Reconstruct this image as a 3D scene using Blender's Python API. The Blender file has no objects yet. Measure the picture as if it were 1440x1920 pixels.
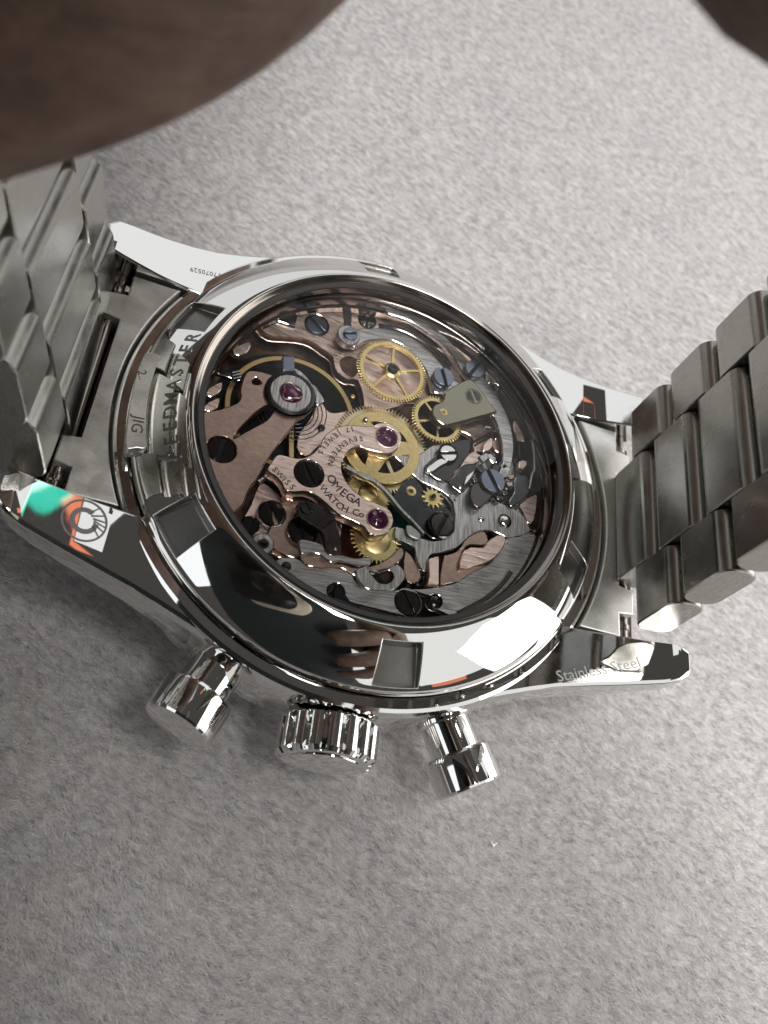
import bpy, bmesh, math, random
from math import sin, cos, pi, radians, hypot, atan2, sqrt
from mathutils import Matrix, Vector
random.seed(7)
sc = bpy.context.scene
COL = sc.collection
MM = 0.001                                  # all modelling below is in millimetres, on parents scaled to metres

# ------------------------------------------------------------------ camera
F_PX = 1727.878                             # focal length in pixels of the 1440 x 1920 photograph
ROT = Matrix(((0.93177, 0.10706, 0.3469), (0.25962, -0.86442, -0.43056), (0.25377, 0.49124, -0.83323)))
CAM = Vector((-16.98965, -39.36546, 56.46851))
cd = bpy.data.cameras.new('camera')
cam = bpy.data.objects.new('camera', cd); COL.objects.link(cam)
cd.sensor_fit = 'VERTICAL'; cd.sensor_height = 24; cd.lens = F_PX / 1920 * 24
cd.clip_start = 0.004; cd.clip_end = 20
M = (ROT.transposed() @ Matrix.Diagonal((1, -1, -1))).to_4x4(); M.translation = CAM * MM
cam.matrix_world = M
cd.dof.use_dof = True; cd.dof.focus_distance = 0.069; cd.dof.aperture_fstop = 36
sc.camera = cam
sc.view_settings.view_transform = 'Standard'; sc.view_settings.look = 'None'
sc.view_settings.exposure = 0; sc.view_settings.gamma = 1
FWD = Vector(ROT[2]); RIGHT = Vector(ROT[0]); DOWN = Vector(ROT[1])

# ------------------------------------------------------------------ world and lamps (indoor close-up)
w = bpy.data.worlds.new('World'); sc.world = w; w.use_nodes = True
w.node_tree.nodes['Background'].inputs[0].default_value = (1.0, 0.93, 0.86, 1)
w.node_tree.nodes['Background'].inputs[1].default_value = 0.065

def area(name, loc, tgt, sx, sy, L, col):
    d = bpy.data.lights.new(name, 'AREA'); d.shape = 'RECTANGLE'
    d.size = sx * MM; d.size_y = sy * MM; d.color = col
    d.energy = L * pi * sx * sy * MM * MM
    o = bpy.data.objects.new(name, d); COL.objects.link(o)
    o.location = Vector(loc) * MM
    o.rotation_euler = (Vector(tgt) - Vector(loc)).to_track_quat('-Z', 'Y').to_euler()
    return o
area('overhead_lamp', (50, -85, 470), (10, 10, 0), 170, 170, 25.0, (1.0, 0.99, 0.97))
area('right_fill', (175, 12, 62), (10, -10, -5), 250, 130, 3.1, (1.0, 0.985, 0.96))  # added low light on the right, lifts the felt and steel there
area('ceiling_lamp', (170, 280, 270), (20, 0, 0), 340, 230, 0.92, (0.97, 0.99, 1.0))
area('ceiling_far_lamp', (-65, 305, 270), (-20, 10, 0), 120, 130, 0.86, (0.97, 0.99, 1.0))
area('ceiling_dim_lamp', (-85, 160, 270), (-20, 0, 0), 160, 130, 0.45, (0.90, 0.95, 1.0))
area('window_lamp', (205, -205, 195), (0, 0, 0), 360, 250, 0.88, (0.98, 1.0, 0.99))
area('side_lamp', (-185, -105, 150), (0, 0, 0), 110, 190, 1.2, (0.93, 0.97, 1.0))
area('window_back_lamp', (-60, 300, 52), (0, 0, 20), 440, 130, 0.75, (0.97, 0.99, 1.0))
area('teal_reflection_light', (34, 48, 100), (-23, -11, -1), 7, 11, 0.72, (0.0, 1.0, 0.72))  # added light, stands for something teal mirrored in the lug
area('orange_reflection_light', (25, 43, 103), (-21, -12, -1), 5, 10, 0.95, (1.0, 0.26, 0.12))  # added light for the orange reflection on the same lug
area('orange_bevel_light', (210, -190, 60), (10, -15, 0), 60, 26, 0.7, (1.0, 0.30, 0.14))  # added light for the orange reflection on the case back slope

# ------------------------------------------------------------------ materials
def mat(name, col, rough=0.3, metal=1.0, build=None, **kw):
    m = bpy.data.materials.new(name); m.use_nodes = True
    nt = m.node_tree; b = nt.nodes['Principled BSDF']
    b.inputs['Base Color'].default_value = (*col, 1); b.inputs['Roughness'].default_value = rough
    b.inputs['Metallic'].default_value = metal
    for k, v in kw.items(): b.inputs[k.replace('_', ' ')].default_value = v
    if build: build(nt, b)
    return m
def N(nt, t, **kw):
    n = nt.nodes.new(t)
    for k, v in kw.items():
        if k in n.inputs.keys(): n.inputs[k].default_value = v
        else: setattr(n, k, v)
    return n
def coords(nt, scale=(1, 1, 1), rot=(0, 0, 0)):
    tc = N(nt, 'ShaderNodeTexCoord'); mp = N(nt, 'ShaderNodeMapping')
    mp.vector_type = 'TEXTURE'; mp.inputs['Scale'].default_value = [1 / c for c in scale]; mp.inputs['Rotation'].default_value = rot
    nt.links.new(tc.outputs['Object'], mp.inputs['Vector']); return mp.outputs['Vector']
def ramp(nt, fac, stops):
    r = N(nt, 'ShaderNodeValToRGB'); e = r.color_ramp.elements
    while len(e) < len(stops): e.new(0.5)
    for i, (p, c) in enumerate(stops):
        e[i].position = p; e[i].color = (*c, 1) if len(c) == 3 else c
    nt.links.new(fac, r.inputs[0]); return r.outputs[0]
def grey(v): return (v, v, v)
def bump(nt, b, h, strength, dist):
    n = N(nt, 'ShaderNodeBump'); n.inputs['Strength'].default_value = strength; n.inputs['Distance'].default_value = dist
    nt.links.new(h, n.inputs['Height']); nt.links.new(n.outputs[0], b.inputs['Normal'])
def brushed(scale, rot=(0, 0, 0), lo=0.7, hi=1.15, r0=0.2, r1=0.4, bs=0.25, col=(1, 1, 1)):
    def f(nt, b):
        v = coords(nt, scale, rot)
        n = N(nt, 'ShaderNodeTexNoise', Scale=1.0, Detail=4.0, Roughness=0.65); nt.links.new(v, n.inputs['Vector'])
        v2 = coords(nt, (0.5, 0.5, 0.5))
        n2 = N(nt, 'ShaderNodeTexNoise', Scale=1.0, Detail=3.0); nt.links.new(v2, n2.inputs['Vector'])
        base = b.inputs['Base Color'].default_value[:3]
        c1 = ramp(nt, n.outputs[0], [(0.3, tuple(c * lo for c in base)), (0.7, tuple(min(1, c * hi) for c in base))])
        nt.links.new(c1, b.inputs['Base Color'])
        r = ramp(nt, n2.outputs[0], [(0.3, grey(r0)), (0.7, grey(r1))]); nt.links.new(r, b.inputs['Roughness'])
        bump(nt, b, n.outputs[0], bs, 0.00002)
    return f
def polished(nt, b):
    v = coords(nt, (1.3, 1.3, 1.3))
    n = N(nt, 'ShaderNodeTexNoise', Scale=1.0, Detail=5.0, Roughness=0.7); nt.links.new(v, n.inputs['Vector'])
    r = ramp(nt, n.outputs[0], [(0.40, grey(0.02)), (0.8, grey(0.075))]); nt.links.new(r, b.inputs['Roughness'])
def rose_lines(rot, f=5.0):
    def g(nt, b):
        v = coords(nt, (0.55, f, 1), (0, 0, rot))
        n = N(nt, 'ShaderNodeTexNoise', Scale=1.0, Detail=2.0, Distortion=0.4); nt.links.new(v, n.inputs['Vector'])
        v3 = coords(nt, (3, 30, 2), (0, 0, rot))
        n3 = N(nt, 'ShaderNodeTexNoise', Scale=1.0, Detail=3.0); nt.links.new(v3, n3.inputs['Vector'])
        mx = N(nt, 'ShaderNodeMath', operation='MULTIPLY_ADD'); nt.links.new(n3.outputs[0], mx.inputs[0]); mx.inputs[1].default_value = 0.35; nt.links.new(n.outputs[0], mx.inputs[2])
        base = b.inputs['Base Color'].default_value[:3]
        c = ramp(nt, mx.outputs[0], [(0.5, tuple(c * 0.55 for c in base)), (0.62, tuple(c * 0.95 for c in base)), (0.85, base)])
        nt.links.new(c, b.inputs['Base Color'])
        bump(nt, b, mx.outputs[0], 0.7, 0.00005)
    return g
STEEL = mat('polished_steel', (0.80, 0.79, 0.77), 0.05, build=polished)
SATIN = mat('satin_steel', (0.55, 0.54, 0.50), 0.3, build=brushed((1.2, 26, 26), r0=0.24, r1=0.38, bs=0.2))
LINKM = mat('satin_link_steel', (0.43, 0.42, 0.385), 0.24, build=brushed((22, 22, 1.6), lo=0.66, hi=1.15, r0=0.19, r1=0.29, bs=0.25))
ENDM = mat('grained_end_link_steel', (0.74, 0.73, 0.69), 0.42, build=brushed((3, 14, 6), lo=0.8, hi=1.1, r0=0.32, r1=0.5, bs=0.35))
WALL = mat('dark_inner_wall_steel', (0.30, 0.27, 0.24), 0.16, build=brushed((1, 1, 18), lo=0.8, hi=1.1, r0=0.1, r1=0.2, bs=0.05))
NOTCHM = mat('grained_slot_floor_steel', (0.22, 0.215, 0.20), 0.34, build=brushed((8, 8, 4), lo=0.85, hi=1.08, r0=0.28, r1=0.4, bs=0.2))
GASKET = mat('black_gasket', (0.035, 0.03, 0.028), 0.3, 0.0)
ROSE = mat('rose_gilt_plate', (0.95, 0.75, 0.67), 0.34, build=rose_lines(-0.12))
ROSE2 = mat('rose_gilt_bridge', (0.96, 0.77, 0.69), 0.36, build=rose_lines(0.02, 4.5))
ROSEDULL = mat('dull_rose_gilt', (0.62, 0.46, 0.39), 0.36, build=brushed((2, 3, 2), lo=0.75, hi=1.05, r0=0.3, r1=0.45, bs=0.15))
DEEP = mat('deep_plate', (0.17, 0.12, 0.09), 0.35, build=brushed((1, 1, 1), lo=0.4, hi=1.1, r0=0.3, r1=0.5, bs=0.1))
GOLD = mat('gilt_brass', (0.86, 0.68, 0.33), 0.26, build=brushed((3, 3, 3), lo=0.85, hi=1.05, r0=0.2, r1=0.34, bs=0.1))
GREYM = mat('grained_grey_steel', (0.70, 0.69, 0.685), 0.3, build=brushed((9, 0.5, 3), (0, 0, 0.05), lo=0.32, hi=1.3, r0=0.26, r1=0.4, bs=0.6))
GREYD = mat('diagonal_grained_steel', (0.68, 0.67, 0.665), 0.3, build=brushed((0.5, 8, 3), (0, 0, 0.1), lo=0.32, hi=1.3, r0=0.26, r1=0.4, bs=0.6))
COCK = mat('nickel_cock', (0.36, 0.35, 0.27), 0.35, build=brushed((5, 5, 5), lo=0.9, hi=1.05, r0=0.32, r1=0.42, bs=0.08))
DARK = mat('black_polished_steel', (0.085, 0.083, 0.085), 0.2, build=brushed((2, 2, 2), lo=0.8, hi=1.1, r0=0.17, r1=0.28, bs=0.03))
SCREWD = mat('dark_screw_steel', (0.09, 0.08, 0.08), 0.12)
SCREWB = mat('blued_screw_steel', (0.26, 0.29, 0.37), 0.3, build=brushed((20, 20, 4), lo=0.8, hi=1.1, r0=0.26, r1=0.36, bs=0.1))
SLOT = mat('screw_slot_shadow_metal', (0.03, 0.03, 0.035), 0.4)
RUBY = mat('ruby', (0.09, 0.01, 0.06), 0.06, 0.0, Coat_Weight=1.0, Coat_Roughness=0.02, IOR=1.76)
INK = mat('engraving_fill', (0.055, 0.04, 0.032), 0.6, 0.0)
ETCH = mat('etched_steel_mark', (0.18, 0.17, 0.17), 0.45, 0.6)
FROST = mat('frosted_etching', (0.40, 0.39, 0.375), 0.5, 0.7)
EDGE = {}  # polished chamfers, coloured brighter than their faces to carry edge highlights
for m_, c_ in ((ROSE, (1.0, 0.80, 0.70)), (ROSE2, (1.0, 0.80, 0.70)), (ROSEDULL, (0.85, 0.66, 0.56)), (GREYM, (0.85, 0.85, 0.85)), (GREYD, (0.85, 0.85, 0.85)), (DARK, (0.45, 0.45, 0.47)), (COCK, (0.7, 0.68, 0.55))):
    EDGE[m_.name] = mat(m_.name + '_chamfer', c_, 0.1)
def glassf():
    m = bpy.data.materials.new('coated_sapphire'); m.use_nodes = True; nt = m.node_tree
    nt.nodes.remove(nt.nodes['Principled BSDF'])
    out = nt.nodes['Material Output']; t = N(nt, 'ShaderNodeBsdfTransparent'); g = N(nt, 'ShaderNodeBsdfGlossy')
    t.inputs[0].default_value = (0.95, 0.945, 0.94, 1); g.inputs['Roughness'].default_value = 0.01
    fr = N(nt, 'ShaderNodeFresnel'); fr.inputs[0].default_value = 1.2
    mx = N(nt, 'ShaderNodeMixShader'); nt.links.new(fr.outputs[0], mx.inputs[0])
    nt.links.new(t.outputs[0], mx.inputs[1]); nt.links.new(g.outputs[0], mx.inputs[2]); nt.links.new(mx.outputs[0], out.inputs[0])
    return m
GLASS = glassf()

# ------------------------------------------------------------------ helpers
def P(x, y, z):
    """point in mm where the line of sight through photograph pixel x, y meets the level z"""
    d = ROT.transposed() @ Vector(((x - 720) / F_PX, (y - 960) / F_PX, 1))
    return CAM + d * ((z - CAM.z) / d.z)
ZO = {1: (360, 520, 4), 2: (660, 520, 4), 3: (360, 820, 4), 4: (660, 820, 3.6), 5: (0, 240, 3), 6: (0, 640, 3), 0: (0, 0, 1),
      7: (500, 640, 7.2), 8: (840, 760, 7.2), 9: (560, 940, 6)}
DZ = 0.0
def T(zo, pts, z):
    ox, oy, s = ZO[zo]
    return [tuple(P(ox + a / s, oy + b / s, z + DZ)[:2]) for a, b in pts]
def T1(zo, a, b, z): return T(zo, [(a, b)], z)[0]
def link(o, parent=None):
    COL.objects.link(o)
    if parent is not None: o.parent = parent
    return o
def tag(o, label=None, cat=None, group=None, kind=None):
    for k, v in (('label', label), ('category', cat), ('group', group), ('kind', kind)):
        if v: o[k] = v
    return o
def finish(name, me, m, parent, smooth=True, ang=35):
    if m and not len(me.materials): me.materials.append(m)
    if smooth:
        me.polygons.foreach_set('use_smooth', [True] * len(me.polygons)); me.set_sharp_from_angle(angle=radians(ang))
    return link(bpy.data.objects.new(name, me), parent)
def from_bm(name, bm, m, parent, smooth=True, ang=35):
    me = bpy.data.meshes.new(name); bmesh.ops.recalc_face_normals(bm, faces=bm.faces); bm.to_mesh(me); bm.free()
    return finish(name, me, m, parent, smooth, ang)
def crv(pts, n=4, closed=True):
    """Catmull-Rom through the points"""
    out = []; k = len(pts)
    for i in range(k if closed else k - 1):
        g = lambda j: Vector(pts[j % k]) if closed else Vector(pts[max(0, min(k - 1, j))])
        a, b, c, d = g(i - 1), g(i), g(i + 1), g(i + 2)
        for s in range(n):
            t = s / n
            out.append(tuple(0.5 * ((2 * b) + (c - a) * t + (2 * a - 5 * b + 4 * c - d) * t * t + (3 * b - a - 3 * c + d) * t ** 3)))
    if not closed: out.append(tuple(pts[-1]))
    return out
def curve_mesh(name, splines, half, bev, offset=None):
    cu = bpy.data.curves.new(name, 'CURVE'); cu.dimensions = '2D'; cu.fill_mode = 'BOTH'
    cu.extrude = max(half - bev, 0.001); cu.bevel_depth = bev; cu.bevel_resolution = 1
    cu.offset = -bev if offset is None else offset
    for pts in splines:
        s = cu.splines.new('POLY'); s.points.add(len(pts) - 1)
        for p, q in zip(s.points, pts): p.co = (q[0], q[1], 0, 1)
        s.use_cyclic_u = True
    o = bpy.data.objects.new(name, cu); me = bpy.data.meshes.new_from_object(o)
    bpy.data.objects.remove(o); bpy.data.curves.remove(cu); me.name = name
    return me
def plate(name, pts, z, t, m, parent, bev=0.075, n=4, holes=()):
    """outline with real thickness: top face at z, t thick, chamfered edges"""
    sp = [crv(pts, n) if n > 1 else pts] + [crv(h, n) if n > 1 and len(h) < 20 else h for h in holes]
    me = curve_mesh(name, sp, t / 2, bev)
    me.materials.append(m)
    if m.name in EDGE:
        me.materials.append(EDGE[m.name])
        for p_ in me.polygons:
            if 0.05 < p_.normal.z < 0.97: p_.material_index = 1
    o = finish(name, me, m, parent, True, 30); o.location = (0, 0, z - t / 2); return o
def circ(c, r, n=32, a0=0, a1=360):
    k = n if abs(a1 - a0) >= 360 else n + 1
    return [(c[0] + r * cos(radians(a0 + (a1 - a0) * i / n)), c[1] + r * sin(radians(a0 + (a1 - a0) * i / n))) for i in range(k)]
def band(pts, w0, w1=None, n=5):
    """closed outline of a strip along a smooth centre line"""
    w1 = w0 if w1 is None else w1
    c = [Vector(p) for p in crv(pts, n, False)]; L, R_ = [], []
    for i, p in enumerate(c):
        d = (c[min(i + 1, len(c) - 1)] - c[max(i - 1, 0)]).normalized(); q = Vector((-d.y, d.x)); h = (w0 + (w1 - w0) * i / (len(c) - 1)) / 2
        L.append(tuple(p + q * h)); R_.append(tuple(p - q * h))
    return L + R_[::-1]
def lathe(name, prof, m, parent, seg=160, closed=True, ang=30, axis=None):
    """ring of a profile of (radius, height) about the local z axis"""
    bm = bmesh.new(); rows = []
    for i in range(seg):
        a = 2 * pi * i / seg
        rows.append([bm.verts.new((r * cos(a), r * sin(a), z)) for r, z in prof])
    k = len(prof)
    for i in range(seg):
        A, B = rows[i], rows[(i + 1) % seg]
        for j in range(k if closed else k - 1): 
            bm.faces.new((A[j], B[j], B[(j + 1) % k], A[(j + 1) % k]))
    bmesh.ops.remove_doubles(bm, verts=bm.verts, dist=1e-4)
    o = from_bm(name, bm, m, parent, True, ang)
    if axis: o.matrix_local = axis
    return o
def frame(loc, zdir, xdir=(0, 0, 1)):
    z = Vector(zdir).normalized(); x = Vector(xdir); x = (x - z * x.dot(z)).normalized(); y = z.cross(x)
    m = Matrix((x, y, z)).transposed().to_4x4(); m.translation = Vector(loc); return m
def tube(name, pts, r, m, parent, seg=10, n=6, closed=False):
    c = [Vector(p) for p in crv(pts, n, closed)]; bm = bmesh.new(); rows = []
    for i, p in enumerate(c):
        a, b = (c[i - 1], c[(i + 1) % len(c)]) if closed else (c[max(i - 1, 0)], c[min(i + 1, len(c) - 1)])
        f = frame(p, b - a)
        rows.append([bm.verts.new(f @ Vector((r * cos(2 * pi * j / seg), r * sin(2 * pi * j / seg), 0))) for j in range(seg)])
    for i in range(len(rows) - (0 if closed else 1)):
        A, B = rows[i], rows[(i + 1) % len(rows)]
        for j in range(seg): bm.faces.new((A[j], B[j], B[(j + 1) % seg], A[(j + 1) % seg]))
    if not closed: bm.faces.new(rows[0]); bm.faces.new(rows[-1])
    return from_bm(name, bm, m, parent)
def text(name, s, m, parent, size, mw, space=1.0, thick=0.02, off=0.0, align='CENTER'):
    cu = bpy.data.curves.new(name, 'FONT'); cu.body = s; cu.size = size; cu.align_x = align; cu.align_y = 'CENTER'
    cu.extrude = thick / 2; cu.space_character = space; cu.resolution_u = 2; cu.offset = off
    o = bpy.data.objects.new(name, cu); me = bpy.data.meshes.new_from_object(o)
    bpy.data.objects.remove(o); bpy.data.curves.remove(cu); me.transform(mw); me.name = name; return me
def join_meshes(name, ms, m, parent):
    bm = bmesh.new()
    for me in ms: bm.from_mesh(me)
    o = from_bm(name, bm, m, parent, False); 
    for me in ms: bpy.data.meshes.remove(me)
    return o
def rz(a): return Matrix.Rotation(radians(a), 4, 'Z')
def arc_text(name, s, m, parent, size, zo, pts, z, gap=0.0, off=0.01):
    """letters spread along a polyline given in zoom pixels, tops to the left of the running direction"""
    c = [Vector(p) for p in crv(T(zo, pts, z), 8, False)]
    L = [0]
    for a, b in zip(c, c[1:]): L.append(L[-1] + (b - a).length)
    ms = []; wd = [{'M': 1.25, 'W': 1.35, 'I': 0.5, '1': 0.7, 'J': 0.8, ' ': 0.7, 'o': 0.8}.get(ch, 1) for ch in s]
    for i, ch in enumerate(s):
        if ch == ' ': continue
        t = L[-1] * (sum(wd[:i]) + wd[i] / 2) / sum(wd); k = max(j for j in range(len(L)) if L[j] <= t); k = min(k, len(c) - 2)
        p = c[k].lerp(c[k + 1], (t - L[k]) / max(L[k + 1] - L[k], 1e-6)); d = c[k + 1] - c[k]
        ms.append(text('t', ch, m, None, size, Matrix.Translation((p.x, p.y, z + 0.004)) @ Matrix.Rotation(atan2(d.y, d.x), 4, 'Z'), off=0.0 if ch in 'MW' else off))
    return join_meshes(name, ms, m, parent)

# ================================================================== THE WATCH
watch = link(bpy.data.objects.new('wristwatch', None)); watch.scale = (MM, MM, MM)
tag(watch, 'polished steel chronograph wristwatch lying dial down, its glass back showing the rose gold movement', 'wristwatch')
W = watch

# ---- middle case, bezel side and dial crystal (away from us)
case = lathe('case', [(14.6, -2.9), (19.25, -2.9), (19.3, -2.5), (19.4, -2.42), (20.0, -2.44), (20.25, -2.62), (20.36, -2.9), (20.42, -3.3), (20.42, -7.6), (20.25, -8.1), (19.9, -8.4), (14.6, -8.4)], STEEL, W, 200)
lathe('bezel', [(15, -8.45), (19.75, -8.45), (19.95, -8.8), (19.9, -9.5), (19.2, -10.1), (17.6, -10.9), (17.2, -10.9), (17.2, -10.0), (15, -10.0)], STEEL, W, 160)
lathe('front_crystal', [(17.15, -10.2), (17.0, -11.2), (15.5, -12.3), (11, -13.0), (5, -13.4), (0.01, -13.5), (0.01, -10.2)], mat('front_crystal', (0.05, 0.05, 0.05), 0.05, 0.0, Coat_Weight=1.0), W, 96)

# ---- four lugs, their engravings
XS = [8.5, 10, 12, 14, 16, 18, 20, 21.5, 22.8, 23.8, 24.5]
YO = [18.1, 17.55, 16.75, 16.0, 15.35, 14.8, 14.3, 13.95, 13.65, 13.3, 12.6]
ZT = [-2.62, -2.62, -2.62, -2.6, -2.48, -2.18, -1.72, -1.26, -0.82, -0.44, -0.30]
ZB = [-8.3, -8.2, -7.9, -7.5, -7.0, -6.3, -5.4, -4.6, -3.7, -2.7, -1.6]
def lug(sx, sy):
    bm = bmesh.new(); rows = []
    for x, yo, zt, zb in zip(XS, YO, ZT, ZB):
        yi = 10.15; h = zt - zb; cc = min(1.0, 0.22 * h); sd = 0.5
        yin = yi if x < 23.9 else yi + (x - 23.9) * 0.9
        pr = [(yin, zt - 0.12), (yin + 0.14, zt), (yo - 0.32, zt), (yo - 0.05, zt - 0.18), (yo + 0.03, zt - 0.45), (yo + 0.02, zb + cc * 1.6), (yo - 1.5 * cc * sd * 1.2, zb), (yin, zb)]
        k = {(-1, 1): 0.0, (1, 1): 0.1, (-1, -1): 0.1, (1, -1): 0.25}[sx, sy]; xx = x + max(0, x - 16) * k
        rows.append([bm.verts.new((sx * xx, sy * y, z)) for y, z in pr])
    for A, B in zip(rows, rows[1:]):
        for j in range(8): bm.faces.new((A[j], A[(j + 1) % 8], B[(j + 1) % 8], B[j]))
    bm.faces.new(rows[0]); bm.faces.new(rows[-1])
    o = from_bm('lug', bm, STEEL, case, True, 28)
    bv = o.modifiers.new('edge', 'BEVEL'); bv.width = 0.00007 / MM; bv.segments = 2; bv.limit_method = 'ANGLE'; bv.angle_limit = radians(40)
    return o
for sx in (-1, 1):
    for sy in (-1, 1): lug(sx, sy)
def lugz(x):
    x = abs(x)
    for a, b, za, zb in zip(XS, XS[1:], ZT, ZT[1:]):
        if a <= x <= b: return za + (zb - za) * (x - a) / (b - a)
    return ZT[0]
def onlug(me):
    for v in me.vertices:
        k = 0.25 if v.co.x > 0 else 0.1 if v.co.y < 0 else 0.0
        x = abs(v.co.x); x = x if x < 16 else (x + 16 * k) / (1 + k); v.co.z += lugz(x) + 0.012
    return me
a0 = T1(0, 1120, 1257, -2.1); a1 = T1(0, 1035, 1270, -2.4); a2 = T1(0, 1207, 1243, -1.8)
ang = math.degrees(atan2(a2[1] - a1[1], a2[0] - a1[0]))
me = text('t', 'Stainless Steel', FROST, None, 1.25, Matrix.Translation((*a0, 0)) @ rz(ang), 1.0)
join_meshes('engraved_lettering', [onlug(me)], FROST, case)
# round maker's mark with a horseshoe shape and spokes
e0 = T1(0, 158, 978, -2.0)
mk = []
mk.append(curve_mesh('t', [circ(e0, 1.52, 40), circ(e0, 1.38, 40)], 0.01, 0.0))
mk.append(curve_mesh('t', [circ(e0, 0.95, 30, 60, 360) + circ(e0, 0.62, 30, 360, 60)], 0.01, 0.0))
for a in (35, 0, -35, 15, -15, 60):
    c0 = (e0[0] + 0.6 * cos(radians(a + 20)), e0[1] + 0.6 * sin(radians(a + 20))); c1 = (e0[0] + 1.4 * cos(radians(a)), e0[1] + 1.4 * sin(radians(a)))
    mk.append(curve_mesh('t', [band([c0, ((c0[0] + c1[0]) / 2, (c0[1] + c1[1]) / 2), c1], 0.13, 0.07)], 0.01, 0.0))
join_meshes('engraved_emblem', [onlug(m_) for m_ in mk], ETCH, case)
s0 = T1(0, 385, 512, -2.5)
me = text('t', '77070529', ETCH, None, 0.62, Matrix.Translation((*s0, 0)) @ rz(-165), 1.05)
join_meshes('engraved_number', [onlug(me)], ETCH, case)

# ---- screwed case back: convex polished ring with six key slots
PROF = [(14.72, -2.85), (14.72, -0.9), (14.72, 0.62), (14.86, 0.72), (15.0, 0.86), (15.1, 0.97), (15.2, 1.02), (15.34, 1.0), (15.7, 0.84), (16.15, 0.60), (16.6, 0.35), (17.05, 0.07), (17.5, -0.23), (17.95, -0.56), (18.4, -0.92), (18.8, -1.28), (19.05, -1.56), (19.15, -1.75), (19.18, -2.0), (19.18, -2.85)]
def profz(r):
    for (ra, za), (rb, zb) in zip(PROF[6:], PROF[7:]):
        if ra <= r <= rb: return za + (zb - za) * (r - ra) / (rb - ra)
    return -2
NOTCH = [-81, -141, 159, 99, 39, -21]; HW = 5.1
angs = set(i * 1.5 for i in range(240))
for a in NOTCH:
    angs = {t for t in angs if abs((t - a + 180) % 360 - 180) > HW + 0.6 or abs((t - a + 180) % 360 - 180) < HW - 0.5}
    angs |= {(a - HW) % 360, (a + HW) % 360}
angs = sorted(angs)
J0, J1 = 9, 15
bm = bmesh.new(); top = [[bm.verts.new((r * cos(radians(t)), r * sin(radians(t)), z)) for r, z in PROF] for t in angs]
def inn(t): return any(abs((t - a + 180) % 360 - 180) < HW for a in NOTCH)
def fz(j): return PROF[J0][1] - 1.0 + (PROF[J1][1] + 0.45 - PROF[J0][1]) * (PROF[j][0] - PROF[J0][0]) / (PROF[J1][0] - PROF[J0][0])
cells = []
for i in range(len(angs)):
    t0, t1 = angs[i], angs[(i + 1) % len(angs)] + (360 if i == len(angs) - 1 else 0)
    A, B = top[i], top[(i + 1) % len(angs)]; cells.append(inn((t0 + t1) / 2))
    for j in range(len(PROF)):
        if cells[-1] and J0 <= j < J1: continue
        k = (j + 1) % len(PROF); bm.faces.new((A[j], B[j], B[k], A[k]))
low = {}
def lv(i, j):
    i %= len(angs)
    if (i, j) not in low:
        t, r = radians(angs[i]), PROF[j][0]; low[i, j] = bm.verts.new((r * cos(t), r * sin(t), fz(j)))
    return low[i, j]
for i in range(len(angs)):
    if not cells[i]: continue
    ii = (i + 1) % len(angs)
    for j in range(J0, J1): bm.faces.new((lv(i, j), lv(ii, j), lv(ii, j + 1), lv(i, j + 1))).material_index = 1
    bm.faces.new((top[i][J0], top[ii][J0], lv(ii, J0), lv(i, J0))); bm.faces.new((top[i][J1], top[ii][J1], lv(ii, J1), lv(i, J1)))
    for side, nb in ((i, (i - 1) % len(angs)), (ii, ii)):
        if not cells[nb]:
            for j in range(J0, J1): bm.faces.new((top[side][j], top[side][j + 1], lv(side, j + 1), lv(side, j)))
cb = from_bm('case_back', bm, STEEL, W, True, 35); cb.data.materials.append(NOTCHM); cb.data.materials.append(WALL)
for p_ in cb.data.polygons:
    if hypot(p_.center.x, p_.center.y) < 15.16: p_.material_index = 2
bv = cb.modifiers.new('edge', 'BEVEL'); bv.width = 0.09; bv.segments = 2; bv.limit_method = 'ANGLE'; bv.angle_limit = radians(50); bv.harden_normals = True
# lettering raised on the slope of the case back
ms = []
for i, ch in enumerate('SPEEDMASTER'):
    a = 206.5 - i * 3.95; r = 16.62; s = atan2(profz(r + .4) - profz(r - .4), 0.8)
    mw = rz(a) @ Matrix.Translation((r, 0, profz(r) - 0.03)) @ Matrix.Rotation(-s, 4, 'Y') @ rz(-90)
    ms.append(text('t', ch, STEEL, None, 1.45, mw, thick=0.10, off=0.022))
join_meshes('raised_lettering', ms, NOTCHM, cb)
lathe('gasket', [(14.78, 0.70), (14.78, 0.6), (14.3, 0.55), (14.3, 0.42), (14.74, 0.42)], GASKET, cb, 128)
lathe('crystal', [(0.001, 0.62), (14.1, 0.62), (14.68, 0.5), (14.68, -0.25), (0.001, -0.25)], GLASS, W, 128)
# stepped inner wall
lathe('inner_ring', [(14.70, 0.4), (14.5, 0.35), (14.5, -0.5), (14.42, -0.62), (14.3, -0.68), (14.26, -0.8), (14.3, -1.7), (14.2, -1.85), (14.16, -2.0), (14.3, -2.4), (14.3, -5.5), (14.7, -5.5)], WALL, W, 160)

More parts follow.
